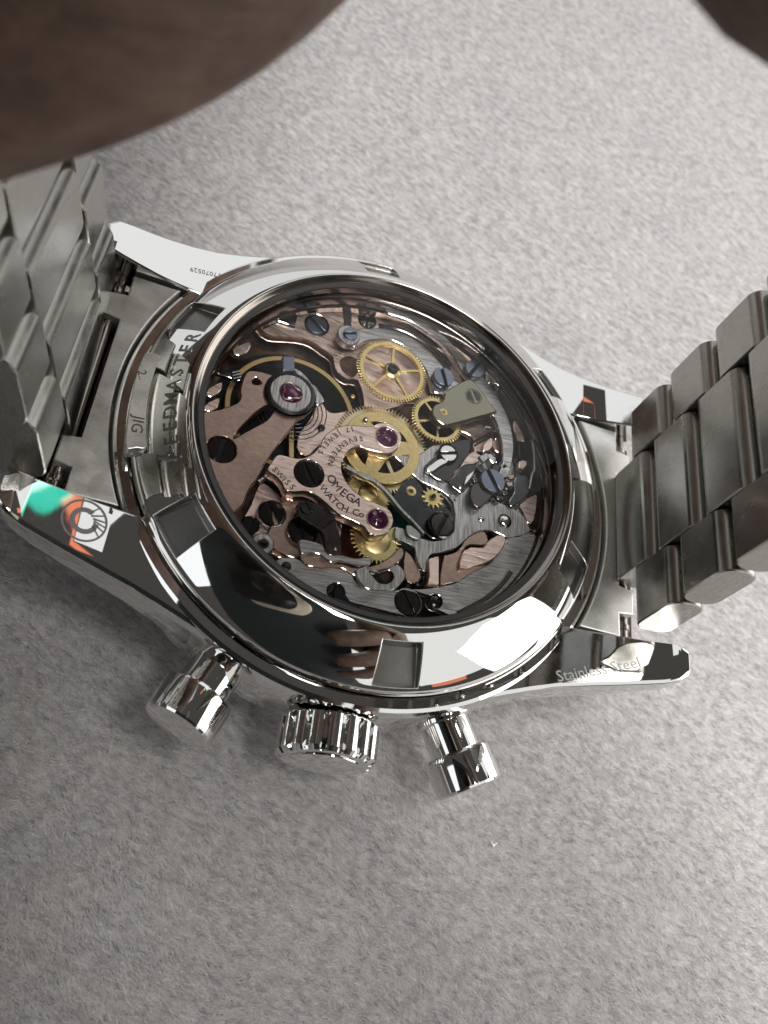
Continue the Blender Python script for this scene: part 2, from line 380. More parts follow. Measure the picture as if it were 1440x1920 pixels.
# ---- end links, spring bars, bracelet
def endlink(sx):
    e = link(bpy.data.objects.new('end_link', None), W)
    a = math.degrees(math.asin(9.9 / 20.55))
    arc = circ((0, 0), 20.55, 24, -a, a); xr = 21.7; xt = 23.0
    out = [(sx * x, y) for x, y in arc] + [(sx * xr, 9.9), (sx * xr, 7.9), (sx * xt, 7.7), (sx * xt, 5.6), (sx * xr, 5.4), (sx * xr, -5.4), (sx * xt, -5.6), (sx * xt, -7.7), (sx * xr, -7.9), (sx * xr, -9.9)]
    if sx < 0: out = out[::-1]
    plate('end_plate', out, -2.35, 3.6, ENDM, e, bev=0.12, n=1)
    blk = [(sx * 20.9, -10), (sx * 24.3, -10), (sx * 24.3, 10), (sx * 20.9, 10)]
    plate('hinge_gap_shade', blk, -4.6, 2.5, SCREWD, e, bev=0.05, n=1)  # dark block added to fill the gap, its colour stands for the shade
    lathe('spring_bar', [(0.001, 0), (0.5, 0), (0.5, 1.2), (0.62, 1.3), (0.62, 1.7), (0.5, 1.8), (0.5, 18.4), (0.62, 18.5), (0.62, 18.9), (0.5, 19.0), (0.5, 20.2), (0.001, 20.2)], WALL, e, 20, axis=frame((sx * 22.6, -10.1, -3.5), (0, 1, 0)))
    return e
eR = endlink(1); eL = endlink(-1)
reflpts = T(6, [(830, 60), (900, 82), (932, 118), (905, 200), (868, 330), (838, 470), (825, 592), (768, 597), (710, 595), (715, 470), (735, 330), (770, 180), (800, 100)], -0.75)
tb = plate('end_link_reflection', reflpts, -0.75, 1.3, ENDM, W, bev=0.06, n=3)  # added plate, stands for the end link mirrored in the case back slope
c = T1(6, 772, 468, -0.75); me = text('t', 'JIG', INK, None, 1.15, Matrix.Translation((*c, 0.655)) @ rz(-84), 1.0)
c = T1(6, 800, 190, -0.75); me2 = text('t', '2..', INK, None, 0.9, Matrix.Translation((*c, 0.655)) @ rz(-68), 1.0)
join_meshes('engraved_lettering', [me, me2], INK, tb)  # lettering of the mirrored end link

def link_mesh(name, width, length=5.7, thick=2.9):
    """one bracelet link: rounded bar, local x = thickness, y = width, z = along the bracelet"""
    bm = bmesh.new(); r = 1.12; pr = []
    hx, hz = thick / 2, length / 2
    for cx, cz, a0 in ((hx - r, hz - r, 0), (-hx + r, hz - r, 90), (-hx + r, -hz + r, 180), (hx - r, -hz + r, 270)):
        for k in range(7): a = radians(a0 + 15 * k); pr.append((cx + r * cos(a), cz + r * sin(a)))
    e = 0.09; rows = []
    for y, s in ((-width / 2, e), (-width / 2 + e, 0), (width / 2 - e, 0), (width / 2, e)):
        rows.append([bm.verts.new((x * (1 - s / hx), y, z * (1 - s / hz))) for x, z in pr])
    n = len(pr)
    for A, B in zip(rows, rows[1:]):
        for j in range(n): bm.faces.new((A[j], A[(j + 1) % n], B[(j + 1) % n], B[j]))
    bm.faces.new(rows[0]); bm.faces.new(rows[-1])
    me = bpy.data.meshes.new(name); bmesh.ops.recalc_face_normals(bm, faces=bm.faces); bm.to_mesh(me); bm.free()
    me.materials.append(LINKM); me.polygons.foreach_set('use_smooth', [True] * len(me.polygons)); me.set_sharp_from_angle(angle=radians(25))
    return me
CENTRE = link_mesh('centre_link', 10.1); OUTER = link_mesh('outer_link', 4.85)
def bracelet(path, twist, n, s_c, s_o, pitch=6.05):
    """path(s) gives x, z and the lean of the bracelet s mm along it"""
    row = link(bpy.data.objects.new('bracelet_half', None), W)
    for k in range(n):
        for me, ys, s in ((CENTRE, (0,), s_c + k * pitch), (OUTER, (-7.55, 7.55), s_o + k * pitch)):
            x, z, lean = path(s)
            for y in ys:
                o = link(bpy.data.objects.new('link', me), row)
                o.modifiers.new('even_normals', 'WEIGHTED_NORMAL').keep_sharp = True
                o.matrix_local = Matrix.Translation((x, 0, z)) @ Matrix.Rotation(twist, 4, 'X') @ Matrix.Translation((0, y, 0)) @ Matrix.Rotation(lean, 4, 'Y')
    return row
def pathR(s):
    # rises almost straight from the end link, then starts to close inwards
    z = -1.2 + s; x = 22.75 - 0.0009 * max(0, s - 8) ** 2 - 0.04 * s
    return x, z, radians(-2.5) - 0.0018 * max(0, s - 8)
def pathL(s):
    z = -1.2 + s * 0.975; x = -24.4 - 0.215 * s + 0.0035 * max(0, s - 16) ** 2
    return x, z, radians(-12.0) + 0.007 * max(0, s - 16)
bracelet(pathR, 0.0, 8, 1.2, 4.0)
bracelet(pathL, radians(-8), 7, -1.2, 1.6)

# ---- crown and pushers
def crown():
    c = link(bpy.data.objects.new('crown', None), W); c.matrix_local = frame((0, -20.3, -6.0), (0, -1, 0), (0, 0, 1))
    lathe('stem', [(0.001, 0), (2.3, 0), (2.3, 0.8), (0.001, 0.8)], STEEL, c, 40)
    nt_ = 17; bm = bmesh.new(); rows = []
    prof = [(2.6, 0.15, 0), (3.1, 0.2, 0.5), (3.3, 0.45, 1), (3.3, 2.75, 1), (3.1, 3.05, 0.5), (2.6, 3.12, 0)]
    for rr, zz, dp in prof:
        ring = []
        for i in range(nt_):
            for f, h in ((0.0, 0), (0.10, 0.26), (0.22, 0.36), (0.42, 0.40), (0.62, 0.36), (0.74, 0.26), (0.84, 0.0)):
                a = 2 * pi * (i + f) / nt_; r = rr + (h - 0.1) * dp
                ring.append(bm.verts.new((r * cos(a), r * sin(a), zz)))
        rows.append(ring)
    n = len(rows[0])
    for A, B in zip(rows, rows[1:]):
        for j in range(n): bm.faces.new((A[j], A[(j + 1) % n], B[(j + 1) % n], B[j]))
    bm.faces.new(rows[0]); bm.faces.new(rows[-1])
    from_bm('fluted_rim', bm, STEEL, c, True, 32)
    lathe('end_cap', [(0.001, 3.4), (1.6, 3.33), (2.6, 3.2), (2.62, 3.1), (0.001, 3.1)], STEEL, c, 48)
    return c
crown()
def pusher(sx):
    p = link(bpy.data.objects.new('pusher', None), W); d = Vector((0.5 if sx > 0 else -0.38, -0.92, 0)).normalized()
    p.matrix_local = frame(Vector((sx * 8.4, -18.2 if sx > 0 else -17.75, -5.9)), d)
    lathe('collar', [(0.001, 0), (2.2, 0), (2.2, 0.5), (2.05, 0.65), (0.001, 0.65)], STEEL, p, 40)
    lathe('stem', [(0.001, 0), (1.9, 0), (1.9, 3.1), (0.001, 3.1)], STEEL, p, 40)
    lathe('cap', [(0.001, 2.9), (2.3, 2.9), (2.5, 3.02), (2.56, 3.2), (2.56, 5.5), (2.46, 5.66), (2.25, 5.72), (0.001, 5.76)], STEEL, p, 56)
for sx in (-1, 1): pusher(sx)

# ================================================================== THE MOVEMENT
DZ = 0.45                                   # the movement sits this much higher than the levels written below
OUTSIDE = set(watch.children)
def gear(c, z, r, teeth, th, t, mt=GOLD, spokes=5, rim=0.42, hub=0.55, sw=0.26, a0=0.0, name='gear_wheel', solid=False, pin=True):
    g = link(bpy.data.objects.new(name, None), W); g.location = (c[0], c[1], z)
    out = []
    for i in range(teeth):
        for f, h in ((0, 0), (0.18, 0.85), (0.3, 1), (0.42, 0.85), (0.6, 0)):
            a = 2 * pi * (i + f) / teeth; out.append(((r - th + h * th) * cos(a), (r - th + h * th) * sin(a)))
    sp = [out] if solid else [out, circ((0, 0), r - th - rim, 48)[::-1]]
    o = finish('toothed_rim', curve_mesh('toothed_rim', sp, t / 2, 0.012), mt, g); o.location = (0, 0, -t / 2)
    if not solid:
        me = curve_mesh('spoke', [[(hub * .6, -sw * .6), (r - th - rim + 0.05, -sw * .42), (r - th - rim + 0.05, sw * .42), (hub * .6, sw * .6)]], t / 2 * .9, 0.012)
        me.materials.append(mt)
        for k in range(spokes):
            s = link(bpy.data.objects.new('spoke', me), g); s.matrix_local = Matrix.Translation((0, 0, -t / 2)) @ rz(a0 + 360 * k / spokes)
    lathe('hub', [(0.001, -t - .2), (hub, -t - .2), (hub, 0.02), (hub * .8, 0.1), (0.001, 0.1)], mt, g, 32)
    if pin:
        lathe('pivot', [(0.001, 0), (hub * .62, 0), (hub * .62, 0.28), (hub * .5, 0.34), (hub * .28, 0.34), (hub * .24, 0.24), (0.001, 0.24)], DARK, g, 28)
    return g
def screw(c, z, r, mt=SCREWD, ang=60, h=0.28, sl=0.17, cross=False, sink=True):
    """slotted screw head standing in a dark sink"""
    g = link(bpy.data.objects.new('screw', None), W); g.location = (c[0], c[1], z)
    w_ = r * sl; ms = []
    n = 14; a0 = math.degrees(math.asin(w_ / r))
    for k in (0, 180):
        pts = [(r * cos(radians(a0 + k + (180 - 2 * a0) * i / n)), r * sin(radians(a0 + k + (180 - 2 * a0) * i / n))) for i in range(n + 1)]
        ms.append(curve_mesh('t', [pts], h / 2, 0.035))
    o = join_meshes('head', ms, mt, g); o.matrix_local = rz(ang) @ Matrix.Translation((0, 0, -h / 2))
    lathe('slot_floor', [(0.001, -h * .62), (r * .98, -h * .62), (r * .98, -h - .9), (0.001, -h - .9)], SLOT, g, 28)
    if sink: lathe('sink', [(r * 1.0, -h * .7), (r * 1.12, -0.02), (r * 1.16, 0.01), (r * 1.2, -0.02), (r * 1.2, -h)], STEEL if mt is SCREWD else DARK, g, 32, closed=False)
    return g
def jewel(c, z, r, ring=True):
    g = link(bpy.data.objects.new('jewel', None), W); g.location = (c[0], c[1], z)
    lathe('stone', [(0.12, -0.3), (0.14, -0.12), (r * .5, -0.2), (r * .62, -0.1), (r * .95, 0.02), (r, -0.02), (r, -0.4)], RUBY, g, 36, closed=True)
    lathe('pivot', [(0.001, -0.06), (0.09, -0.08), (0.11, -0.3), (0.001, -0.3)], STEEL, g, 14)
    if ring: lathe('chaton', [(r, -0.1), (r * 1.05, 0.05), (r * 1.13, 0.03), (r * 1.16, -0.1)], ROSE2, g, 36, closed=False)
    return g
def stud(c, z, r, mt=STEEL, h=0.3):
    return lathe('stud', [(0.001, h), (r * .5, h * .95), (r * .85, h * .7), (r, h * .3), (r, -0.6), (0.001, -0.6)], mt, W, 24, axis=Matrix.Translation((c[0], c[1], z)))

# main plate, the shade between the parts put into its dark colour
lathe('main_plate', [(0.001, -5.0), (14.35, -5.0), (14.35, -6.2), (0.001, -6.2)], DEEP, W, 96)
def rimarc(a0, a1, r=14.2, n=14): return [(r * cos(radians(a0 + (a1 - a0) * i / n)), r * sin(radians(a0 + (a1 - a0) * i / n))) for i in range(n + 1)]
def near(pts): return math.degrees(atan2(pts[1], pts[0]))

# rose train bridge (upper left to centre)
z = -3.3
lo = T(1, [(505, 372), (560, 410), (620, 430), (790, 440), (900, 470), (985, 530), (1060, 585), (1075, 650), (1100, 710), (1170, 755), (1250, 765), (1290, 880), (1300, 960)], z)
lo2 = T(2, [(100, 1010), (350, 960), (430, 900), (600, 880), (720, 700), (600, 420), (420, 330)], z)
a0_, a1_ = near(T1(1, 500, 360, z)), near(T1(2, 330, 200, z))
tr = plate('train_bridge', rimarc(a1_, a0_) + lo + lo2, z, 0.9, ROSE, W, n=2, holes=[circ(T1(1, 940, 352, z), 1.0), circ(T1(2, 115, 322, z), 0.78)])
# its long dark gap, the shade drawn as a black strip laid across it
plate('gap_shade_strip', T(1, [(1137, 190), (1205, 190), (1200, 270), (1197, 350), (1210, 420), (1150, 420), (1140, 340), (1135, 270)], -3.2), -3.2, 0.25, GASKET, W, n=1)
me = text('t', '77074329', INK, None, 0.62, Matrix.Translation((*T1(1, 845, 262, z), z + .006)) @ rz(near(T1(1, 845, 262, z)) + 90), 1.0)
join_meshes('engraved_number', [me], INK, tr); 
for o in bpy.data.objects:
    if o.name.startswith('engraved_number') and o.parent == tr: o.matrix_local = Matrix.Translation((0, 0, -tr.location.z))
plate('recess_shade_patch', T(1, [(1110, 620), (1180, 590), (1240, 620), (1250, 700), (1200, 750), (1130, 700)], -3.25), -3.25, 0.1, DEEP, W, n=4, bev=0.02)  # dark patch laid on top, the recess shade is in its colour
# second rose piece under the balance, right of it
z = -3.7
plate('pallet_bridge', T(1, [(900, 800), (960, 860), (990, 960), (1040, 1010), (1110, 1010), (1180, 1000), (1250, 1100), (1100, 1150), (1000, 1220), (930, 1290), (870, 1340), (790, 1300), (800, 1180), (880, 1060), (930, 950)], z), z, 0.7, ROSE2, W)
plate('left_plate', T(3, [(520, 340), (640, 420), (700, 470), (840, 440), (1000, 520), (1120, 640), (1100, 800), (1000, 960), (880, 900), (780, 900), (640, 900), (540, 800), (440, 740), (380, 640), (440, 500)], z), z, 0.8, ROSE, W)
plate('click_plate', T(3, [(620, 500), (830, 480), (760, 620), (720, 700), (800, 800), (900, 870), (800, 910), (650, 860), (560, 760), (600, 640)], -3.3), -3.3, 0.4, ROSEDULL, W)
plate('curved_rose_blade', band(T(3, [(500, 330), (600, 270), (660, 330), (700, 400)], -2.9), 0.3), -2.9, 0.5, ROSE2, W, n=1)
plate('rose_block', T(3, [(690, 420), (760, 430), (760, 480), (700, 465)], -2.6), -2.6, 1.0, ROSE2, W, n=1)

# balance: wheel, hairspring, cock, regulator, cap with jewel
bz = -3.3
bc = T1(1, 745, 1010, bz)
br = hypot(T1(1, 600, 590, bz)[0] - bc[0], T1(1, 600, 590, bz)[1] - bc[1])
bal = link(bpy.data.objects.new('balance_wheel', None), W); bal.location = (*bc, bz)
lathe('rim', [(br - .42, 0), (br - .05, 0), (br, -.08), (br, -.5), (br - .42, -.5)], mat('dull_brass', (0.62, 0.46, 0.22), 0.3), bal, 120)
for k in (0, 1):
    me = curve_mesh('arm', [[(0, -.22), (br - .4, -.18), (br - .4, .18), (0, .22)]], 0.15, 0.02); me.materials.append(GOLD)
    o = link(bpy.data.objects.new('arm', me), bal); o.matrix_local = Matrix.Translation((0, 0, -.25)) @ rz(100 + 180 * k)
hs = [(bc[0] + (0.7 + 2.3 * t / 150) * cos(t * 0.28), bc[1] + (0.7 + 2.3 * t / 150) * sin(t * 0.28), -2.95) for t in range(150)]
tube('hairspring', hs, 0.045, mat('spring_steel', (0.3, 0.31, 0.36), 0.2), W, seg=5, n=1)
lathe('balance_shade_disc', [(0.001, -4.4), (br + .9, -4.4), (br + .9, -4.9), (0.001, -4.9)], SLOT, W, 60, axis=Matrix.Translation((bc[0], bc[1], 0)))  # near-black disc, puts the shade under the balance into colour
zc = -2.1
cock = T(1, [(80, 1012), (200, 990), (330, 945), (365, 900), (362, 840), (388, 745), (425, 700), (520, 705), (640, 740), (820, 760), (900, 900), (880, 1000), (800, 1060), (730, 1150), (640, 1265), (560, 1380), (505, 1440)], zc) + \
       T(3, [(580, 140), (490, 310), (440, 370), (405, 450), (385, 500), (330, 560), (303, 578), (262, 535), (170, 400), (100, 250), (50, 100)], zc) + T(1, [(50, 1250), (60, 1100)], zc)
slit = T(1, [(318, 1205), (345, 1150), (420, 1070), (490, 1005), (575, 955), (620, 985), (560, 1070), (470, 1120), (380, 1170)], zc)
ck = plate('balance_cock', cock, zc, 0.85, ROSEDULL, W, bev=0.09, n=3, holes=[slit[::-1], T(1, [(455, 790), (468, 752), (495, 765), (520, 795), (480, 802)], zc)[::-1], circ(T1(1, 222, 1288, zc), 1.1)])
cc = T1(1, 742, 868, -1.75)
cap = link(bpy.data.objects.new('balance_cap', None), W); cap.location = (*cc, -1.75)
lathe('regulator_ring', [(1.72, 0.05), (1.95, 0.0), (2.05, -.12), (2.05, -.4), (1.72, -.4)], DARK, cap, 64)
lathe('steel_disc', [(0.85, -0.02), (0.95, 0.06), (1.6, 0.06), (1.7, -0.02), (1.7, -.5), (0.85, -.5)], GREYM, cap, 64)
lathe('cap_jewel', [(0.001, 0.16), (0.3, 0.14), (0.6, 0.05), (0.84, -0.1), (0.84, -.4), (0.001, -.4)], RUBY, cap, 40)
lyre = [(0.72 * (1 + .22 * cos(3 * a)) * cos(a), 0.72 * (1 + .22 * cos(3 * a)) * sin(a), 0.17) for a in [radians(12 * i) for i in range(30)]]
tube('lyre_spring', lyre, 0.05, ROSE2, cap, seg=6, n=2, closed=True)
plate('regulator_block', T(1, [(680, 590), (770, 590), (770, 700), (680, 700)], -1.5), -1.5, 0.5, SCREWB, W, n=1)
plate('regulator_arm', T(1, [(770, 680), (840, 720), (920, 820), (975, 880), (990, 930), (940, 960), (910, 900), (860, 800), (780, 720)], -2.2), -2.2, 0.3, GREYM, W)
plate('stud_block', T(1, [(145, 690), (180, 670), (370, 740), (385, 775), (345, 775), (160, 712)], -3.0), -3.0, 0.4, DARK, W, n=1)
for i in range(3):
    y = 700 + i * 22
    plate('regulator_pin', T(1, [(300 + i * 4, y + 10), (360 + i * 4, y - 6), (364 + i * 4, y + 4), (304 + i * 4, y + 20)], -2.6), -2.6, 0.3, GREYM, W, n=1, bev=0.01)
for q in ((300, 560, 440, 480), (90, 870, 230, 780), (80, 980, 210, 900)):
    x0, y0, x1, y1 = q
    plate('rose_rim_piece', T(1, [(x0, y0), (x0 + 50, y0 - 50), (x1, y1), (x1 - 15, y1 + 70), (x0 + 60, y0 + 30)], -3.4), -3.4, 0.5, ROSE, W, n=2)

# centre wheels
cw = T1(0, 716, 840, -3.0)
gear(cw, -3.05, 4.05, 84, 0.36, 0.22, GREYM if False else mat('pale_gilt', (0.83, 0.72, 0.48), 0.3), 4, rim=0.5, hub=0.7, sw=0.3, a0=30, pin=False)
gear(T1(0, 716, 838, -2.5), -2.5, 3.25, 120, 0.05, 0.16, GOLD, 3, rim=0.85, hub=1.1, sw=1.3, a0=15, pin=False)
g4 = T1(2, 300, 700, -1.75)
gear(g4, -1.7, 3.08, 72, 0.3, 0.26, GOLD, 5, rim=0.3, hub=0.72, sw=0.24, a0=92)
gear(T1(2, 640, 1065, -2.35), -2.3, 2.3, 52, 0.28, 0.22, GOLD, 5, rim=0.28, hub=0.4, sw=0.2, a0=60)
gear(T1(0, 704, 1012, -3.0), -2.9, 2.05, 34, 0.36, 0.3, GOLD, 0, hub=1.2, solid=True, pin=False, name='ratchet_wheel')
gear(T1(4, 545, 405, -2.6), -2.6, 0.95, 12, 0.3, 0.3, GOLD, 0, hub=0.3, solid=True, name='pinion')
gear(T1(0, 690, 925, -3.1), -3.1, 0.001 + 1.9, 40, 0.26, 0.2, GOLD, 0, hub=0.8, solid=True, pin=False, name='pinion')

# chronograph bridge with lettering
zb = -1.75
brp = [(655, 797), (695, 799), (706, 794), (722, 792), (738, 797), (750, 810), (753, 824), (746, 841), (731, 850), (716, 849), (690, 843), (672, 837), (655, 845), (643, 862), (641, 880), (648, 900), (664, 920), (688, 936), (718, 948), (732, 958), (738, 972), (736, 986), (726, 1000), (708, 1005), (692, 1000), (683, 988), (668, 979), (652, 972), (632, 962), (612, 944), (592, 928), (573, 921), (552, 922), (535, 919), (528, 905), (516, 892), (501, 881), (510, 865), (521, 852), (540, 855), (560, 859), (578, 855), (592, 845), (601, 833), (606, 822), (615, 811), (635, 800)]
cbp = plate('chronograph_bridge', T(0, brp, zb), zb, 0.95, ROSE2, W, bev=0.07, n=3, holes=[circ(T1(0, 725, 820, zb), 0.93), circ(T1(0, 708, 974, zb), 0.85), circ(T1(3, 878, 270, zb), 1.14)])
def on_bridge(o): o.matrix_local = Matrix.Translation((0, 0, -cbp.location.z)); return o
on_bridge(arc_text('engraved_lettering', 'OMEGA', INK, cbp, 0.98, 3, [(1030, 290), (1085, 370), (1160, 435), (1265, 500)], zb, off=0.012))
on_bridge(arc_text('engraved_lettering', 'WATCH Co', INK, cbp, 0.80, 3, [(970, 370), (1040, 450), (1130, 530), (1290, 585)], zb, off=0.01))
on_bridge(arc_text('engraved_lettering', 'SWISS', INK, cbp, 0.66, 3, [(605, 225), (680, 305), (770, 390)], zb, off=0.01))
on_bridge(arc_text('engraved_lettering', 'SEVENTEEN', INK, cbp, 0.62, 1, [(1290, 1210), (1200, 1215), (1110, 1270), (1060, 1330), (1030, 1410)], zb, off=0.01))
on_bridge(arc_text('engraved_lettering', '17 JEWELS', INK, cbp, 0.60, 1, [(1215, 1135), (1120, 1155), (1040, 1215), (985, 1270), (955, 1330)], zb, off=0.01))
jewel(T1(0, 725, 820, zb), zb + .0, 0.86); jewel(T1(0, 708, 974, zb), zb + .0, 0.78)

# grey steel levers and plates
zk = -2.6
kp = T(2, [(280, 1330), (350, 1325), (420, 1310), (500, 1330), (600, 1260), (700, 1260)], zk) + \
     T(4, [(560, 170), (545, 240), (620, 290), (680, 330), (720, 370), (750, 365), (795, 320), (800, 400), (830, 470), (880, 440), (930, 395), (985, 430), (1055, 465), (1130, 500), (1185, 570), (1200, 640), (1120, 670), (1050, 680), (980, 645), (900, 628), (820, 650), (750, 710), (700, 750), (610, 775), (530, 795), (505, 860), (500, 910), (460, 880), (430, 800), (420, 745), (350, 705), (290, 680), (300, 600), (400, 640), (500, 690), (600, 690), (690, 600), (680, 440), (600, 360), (470, 300), (380, 220), (290, 130)], zk)
plate('coupling_lever', kp, zk, 0.5, GREYM, W, n=2)
# dark lever in its slot
zl = -2.75
plate('dark_lever', T(4, [(325, 340), (350, 295), (400, 275), (450, 300), (480, 350), (490, 400), (540, 440), (600, 460), (660, 490), (692, 550), (690, 620), (650, 675), (600, 690), (540, 680), (500, 650), (440, 600), (370, 520), (300, 440), (280, 400)], zl), zl, 0.55, DARK, W, n=3)
lathe('brass_bush', [(0.16, 0.02), (0.2, 0.1), (0.42, 0.08), (0.45, 0), (0.45, -.3), (0.16, -.3)], GOLD, W, 28, axis=Matrix.Translation((*T1(4, 397, 365, zl), zl)))
plate('thin_spring', band(T(4, [(-40, 190), (60, 250), (150, 290), (240, 370), (330, 480), (420, 570), (490, 650)], -2.2), 0.42, 0.3), -2.2, 0.45, GREYM, W, n=1)
screw(T1(4, 608, 585, -2.2), -2.2, 0.92, SCREWD, 70)
plate('bright_pin_plate', T(4, [(365, 598), (395, 592), (440, 625), (465, 655), (460, 685), (420, 680), (375, 650)], -2.25), -2.25, 0.2, SATIN, W)
# grey lever under the cock with the round mirror screw
plate('eccentric_plate', T(4, [(495, 210), (520, 160), (580, 110), (640, 60), (720, 20), (800, 20), (790, 110), (720, 200), (650, 290), (570, 280)], -2.35), -2.35, 0.4, DARK, W, n=3)
screw(T1(4, 650, 108, -2.1), -2.05, 0.72, STEEL, 20)
plate('slotted_tongue', T(4, [(500, 215), (540, 175), (600, 140), (650, 165), (600, 195), (540, 235)], -2.05), -2.05, 0.35, STEEL, W)
plate('rose_tongue', T(4, [(620, 290), (700, 230), (790, 110), (860, 90), (900, 130), (830, 180), (760, 190), (700, 240), (660, 300)], -2.9), -2.9, 0.3, ROSE2, W)

# lower grey crescent plate at the bottom
zm = -2.5
lowp = T(3, [(630, 922), (700, 897), (780, 905), (850, 945), (930, 975), (1030, 972), (1120, 985), (1190, 1010), (1215, 1060), (1260, 1110), (1340, 1140)], zm) + \
       T(4, [(160, 1030), (260, 1035), (350, 1022), (500, 1022), (590, 1005), (700, 980), (800, 915), (930, 850), (1010, 760), (1050, 680), (1120, 670), (1190, 640)], zm)
aR, aL = near(lowp[-1]), near(T1(3, 600, 900, zm))
plate('minute_counter_plate', lowp + rimarc(aR, aL, 14.2, 22), zm, 0.6, GREYD, W, n=2, bev=0.06, holes=[circ(T1(0, 765, 1129, zm), 1.03), circ(T1(0, 817, 1127, zm), 0.55), circ(T1(0, 630, 1109, zm), 0.66)])
screw(T1(0, 765, 1129, zm), zm - .06, 0.96, SCREWD, -58); stud(T1(0, 817, 1127, zm), zm - .05, 0.55, SCREWD, 0.15)  # the dark stud fills a small hole, its colour stands for the shade
screw(T1(0, 630, 1109, zm), zm - .1, 0.6, DARK, 30); stud(T1(0, 537, 1062, zm), zm, 0.36, DARK, 0.1)
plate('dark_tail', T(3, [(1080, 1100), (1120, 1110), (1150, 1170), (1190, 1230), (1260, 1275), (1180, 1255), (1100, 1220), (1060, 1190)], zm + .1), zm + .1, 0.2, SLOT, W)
plate('crown_wheel_yoke', T(9, [(0, 445), (60, 425), (170, 450), (270, 490), (330, 590), (480, 600), (640, 635), (800, 625), (825, 680), (780, 720), (680, 720), (560, 690), (460, 670), (380, 690), (320, 660), (240, 600), (120, 575), (30, 590)], -2.0), -2.0, 0.45, GREYD, W, n=3)
plate('rose_yoke_arm', T(9, [(10, 600), (120, 595), (250, 620), (350, 700), (480, 700), (600, 740), (720, 740), (900, 700), (1060, 600), (1150, 510), (1190, 590), (1120, 690), (980, 760), (860, 790), (700, 850), (600, 820), (480, 750), (330, 750), (180, 745), (60, 700)], -2.35), -2.35, 0.4, ROSEDULL, W, n=2)
plate('slotted_yoke', T(9, [(640, 770), (760, 740), (850, 790), (980, 760), (1110, 700), (1200, 800), (1195, 880), (1080, 990), (960, 1010), (780, 990), (680, 900)], -2.1), -2.1, 0.4, GREYM, W, n=2,
      holes=[T(9, [(800, 790), (860, 775), (900, 810), (1030, 780), (1070, 860), (1000, 920), (900, 910), (850, 850)], -2.1)[::-1]])
plate('click_spring', T(9, [(0, 0), (200, 20), (330, 90), (410, 180), (440, 290), (480, 460), (490, 570), (440, 610), (360, 610), (300, 560), (290, 450), (270, 350), (200, 290), (100, 230), (0, 140)], -2.15), -2.15, 0.55, DARK, W, n=3)
plate('click_rib', T(9, [(270, 270), (390, 180), (405, 190), (290, 290)], -1.95), -1.95, 0.25, STEEL, W, n=1)
stud(T1(9, 412, 535, -2.1), -2.15, 0.16, STEEL, 0.12)

# rose block pieces lower right
plate('rose_cam_block', T(4, [(515, 825), (560, 800), (592, 800), (590, 1000), (505, 1000), (520, 930)], -2.3), -2.3, 0.9, ROSE2, W, n=1, bev=0.08)
plate('rose_lever', T(4, [(625, 800), (680, 780), (740, 740), (760, 690), (850, 640), (900, 640), (920, 700), (870, 730), (800, 725), (745, 770), (720, 890), (750, 885), (930, 830), (880, 880), (760, 960), (640, 990), (595, 1000), (600, 900)], -2.75), -2.75, 0.6, ROSEDULL, W, n=2, bev=0.08)
plate('rose_lever_pad', T(4, [(725, 890), (740, 790), (800, 735), (880, 740), (940, 680), (1000, 650), (1045, 690), (1000, 780), (930, 840), (820, 875)], -2.35), -2.35, 0.8, ROSE2, W, n=2, bev=0.1)
plate('long_rose_strip', T(4, [(1180, 640), (1235, 630), (1225, 700), (1150, 830), (1070, 940), (1040, 935), (1100, 840), (1160, 720)], -3.0), -3.0, 0.5, ROSE, W, n=2)
plate('long_grey_strip', band(T(4, [(1075, 900), (1000, 1000), (880, 1100), (720, 1180)], -2.3), 0.5, 0.3), -2.3, 0.3, WALL, W, n=1)
plate('bar_link', T(4, [(1190, 625), (1240, 622), (1240, 640), (1192, 640)], -2.3), -2.3, 0.3, STEEL, W, n=1, bev=.02)
plate('column_gap_shade', T(4, [(360, 880), (420, 860), (500, 940), (500, 1015), (360, 1010)], -3.2), -3.2, 0.5, SLOT, W, n=1)  # near-black plate standing for the shade in a gap
plate('rose_gap_post', T(4, [(360, 760), (440, 860), (470, 960), (400, 990), (350, 930)], -2.9), -2.9, 0.3, ROSEDULL, W, n=2)
for x, y, r in ((440, 990, .2), (480, 950, .18)): stud(T1(4, x, y, -2.6), -2.7, r, DARK, 0.2)

# upper right: chronograph levers round the rim
plate('minute_lever', T(2, [(20, 420), (60, 385), (150, 380), (250, 380), (360, 410), (450, 460), (550, 540), (640, 620), (700, 690), (770, 770), (820, 800), (780, 830), (700, 880), (640, 870), (600, 840), (560, 700), (450, 560), (300, 470), (150, 470), (80, 490), (40, 520), (0, 510)], -2.3), -2.3, 0.45, GREYD, W, n=2)
plate('polished_rail', band(T(2, [(210, 355), (330, 375), (450, 425), (570, 510), (670, 610), (740, 700)], -2.6), 0.42, 0.25), -2.6, 0.4, DARK, W, n=1)
plate('rose_rail', band(T(2, [(280, 300), (430, 360), (560, 450), (660, 550), (740, 660)], -3.1), 0.5), -3.1, 0.4, WALL, W, n=1)
plate('return_hammer', T(2, [(245, 205), (320, 215), (420, 255), (560, 330), (680, 420), (780, 530), (860, 610), (920, 680), (1020, 780), (1090, 890), (1160, 1020), (1200, 1150), (1215, 1290), (1190, 1440), (1170, 1500), (1100, 1490), (1130, 1400), (1130, 1250), (1090, 1100), (1020, 970), (960, 860), (880, 770), (820, 700), (760, 580), (660, 480), (520, 380), (420, 320), (310, 285), (255, 260)], -2.0), -2.0, 0.4, GREYD, W, n=2)
stud(T1(2, 303, 237, -2.0), -1.98, 0.26, STEEL, 0.15)
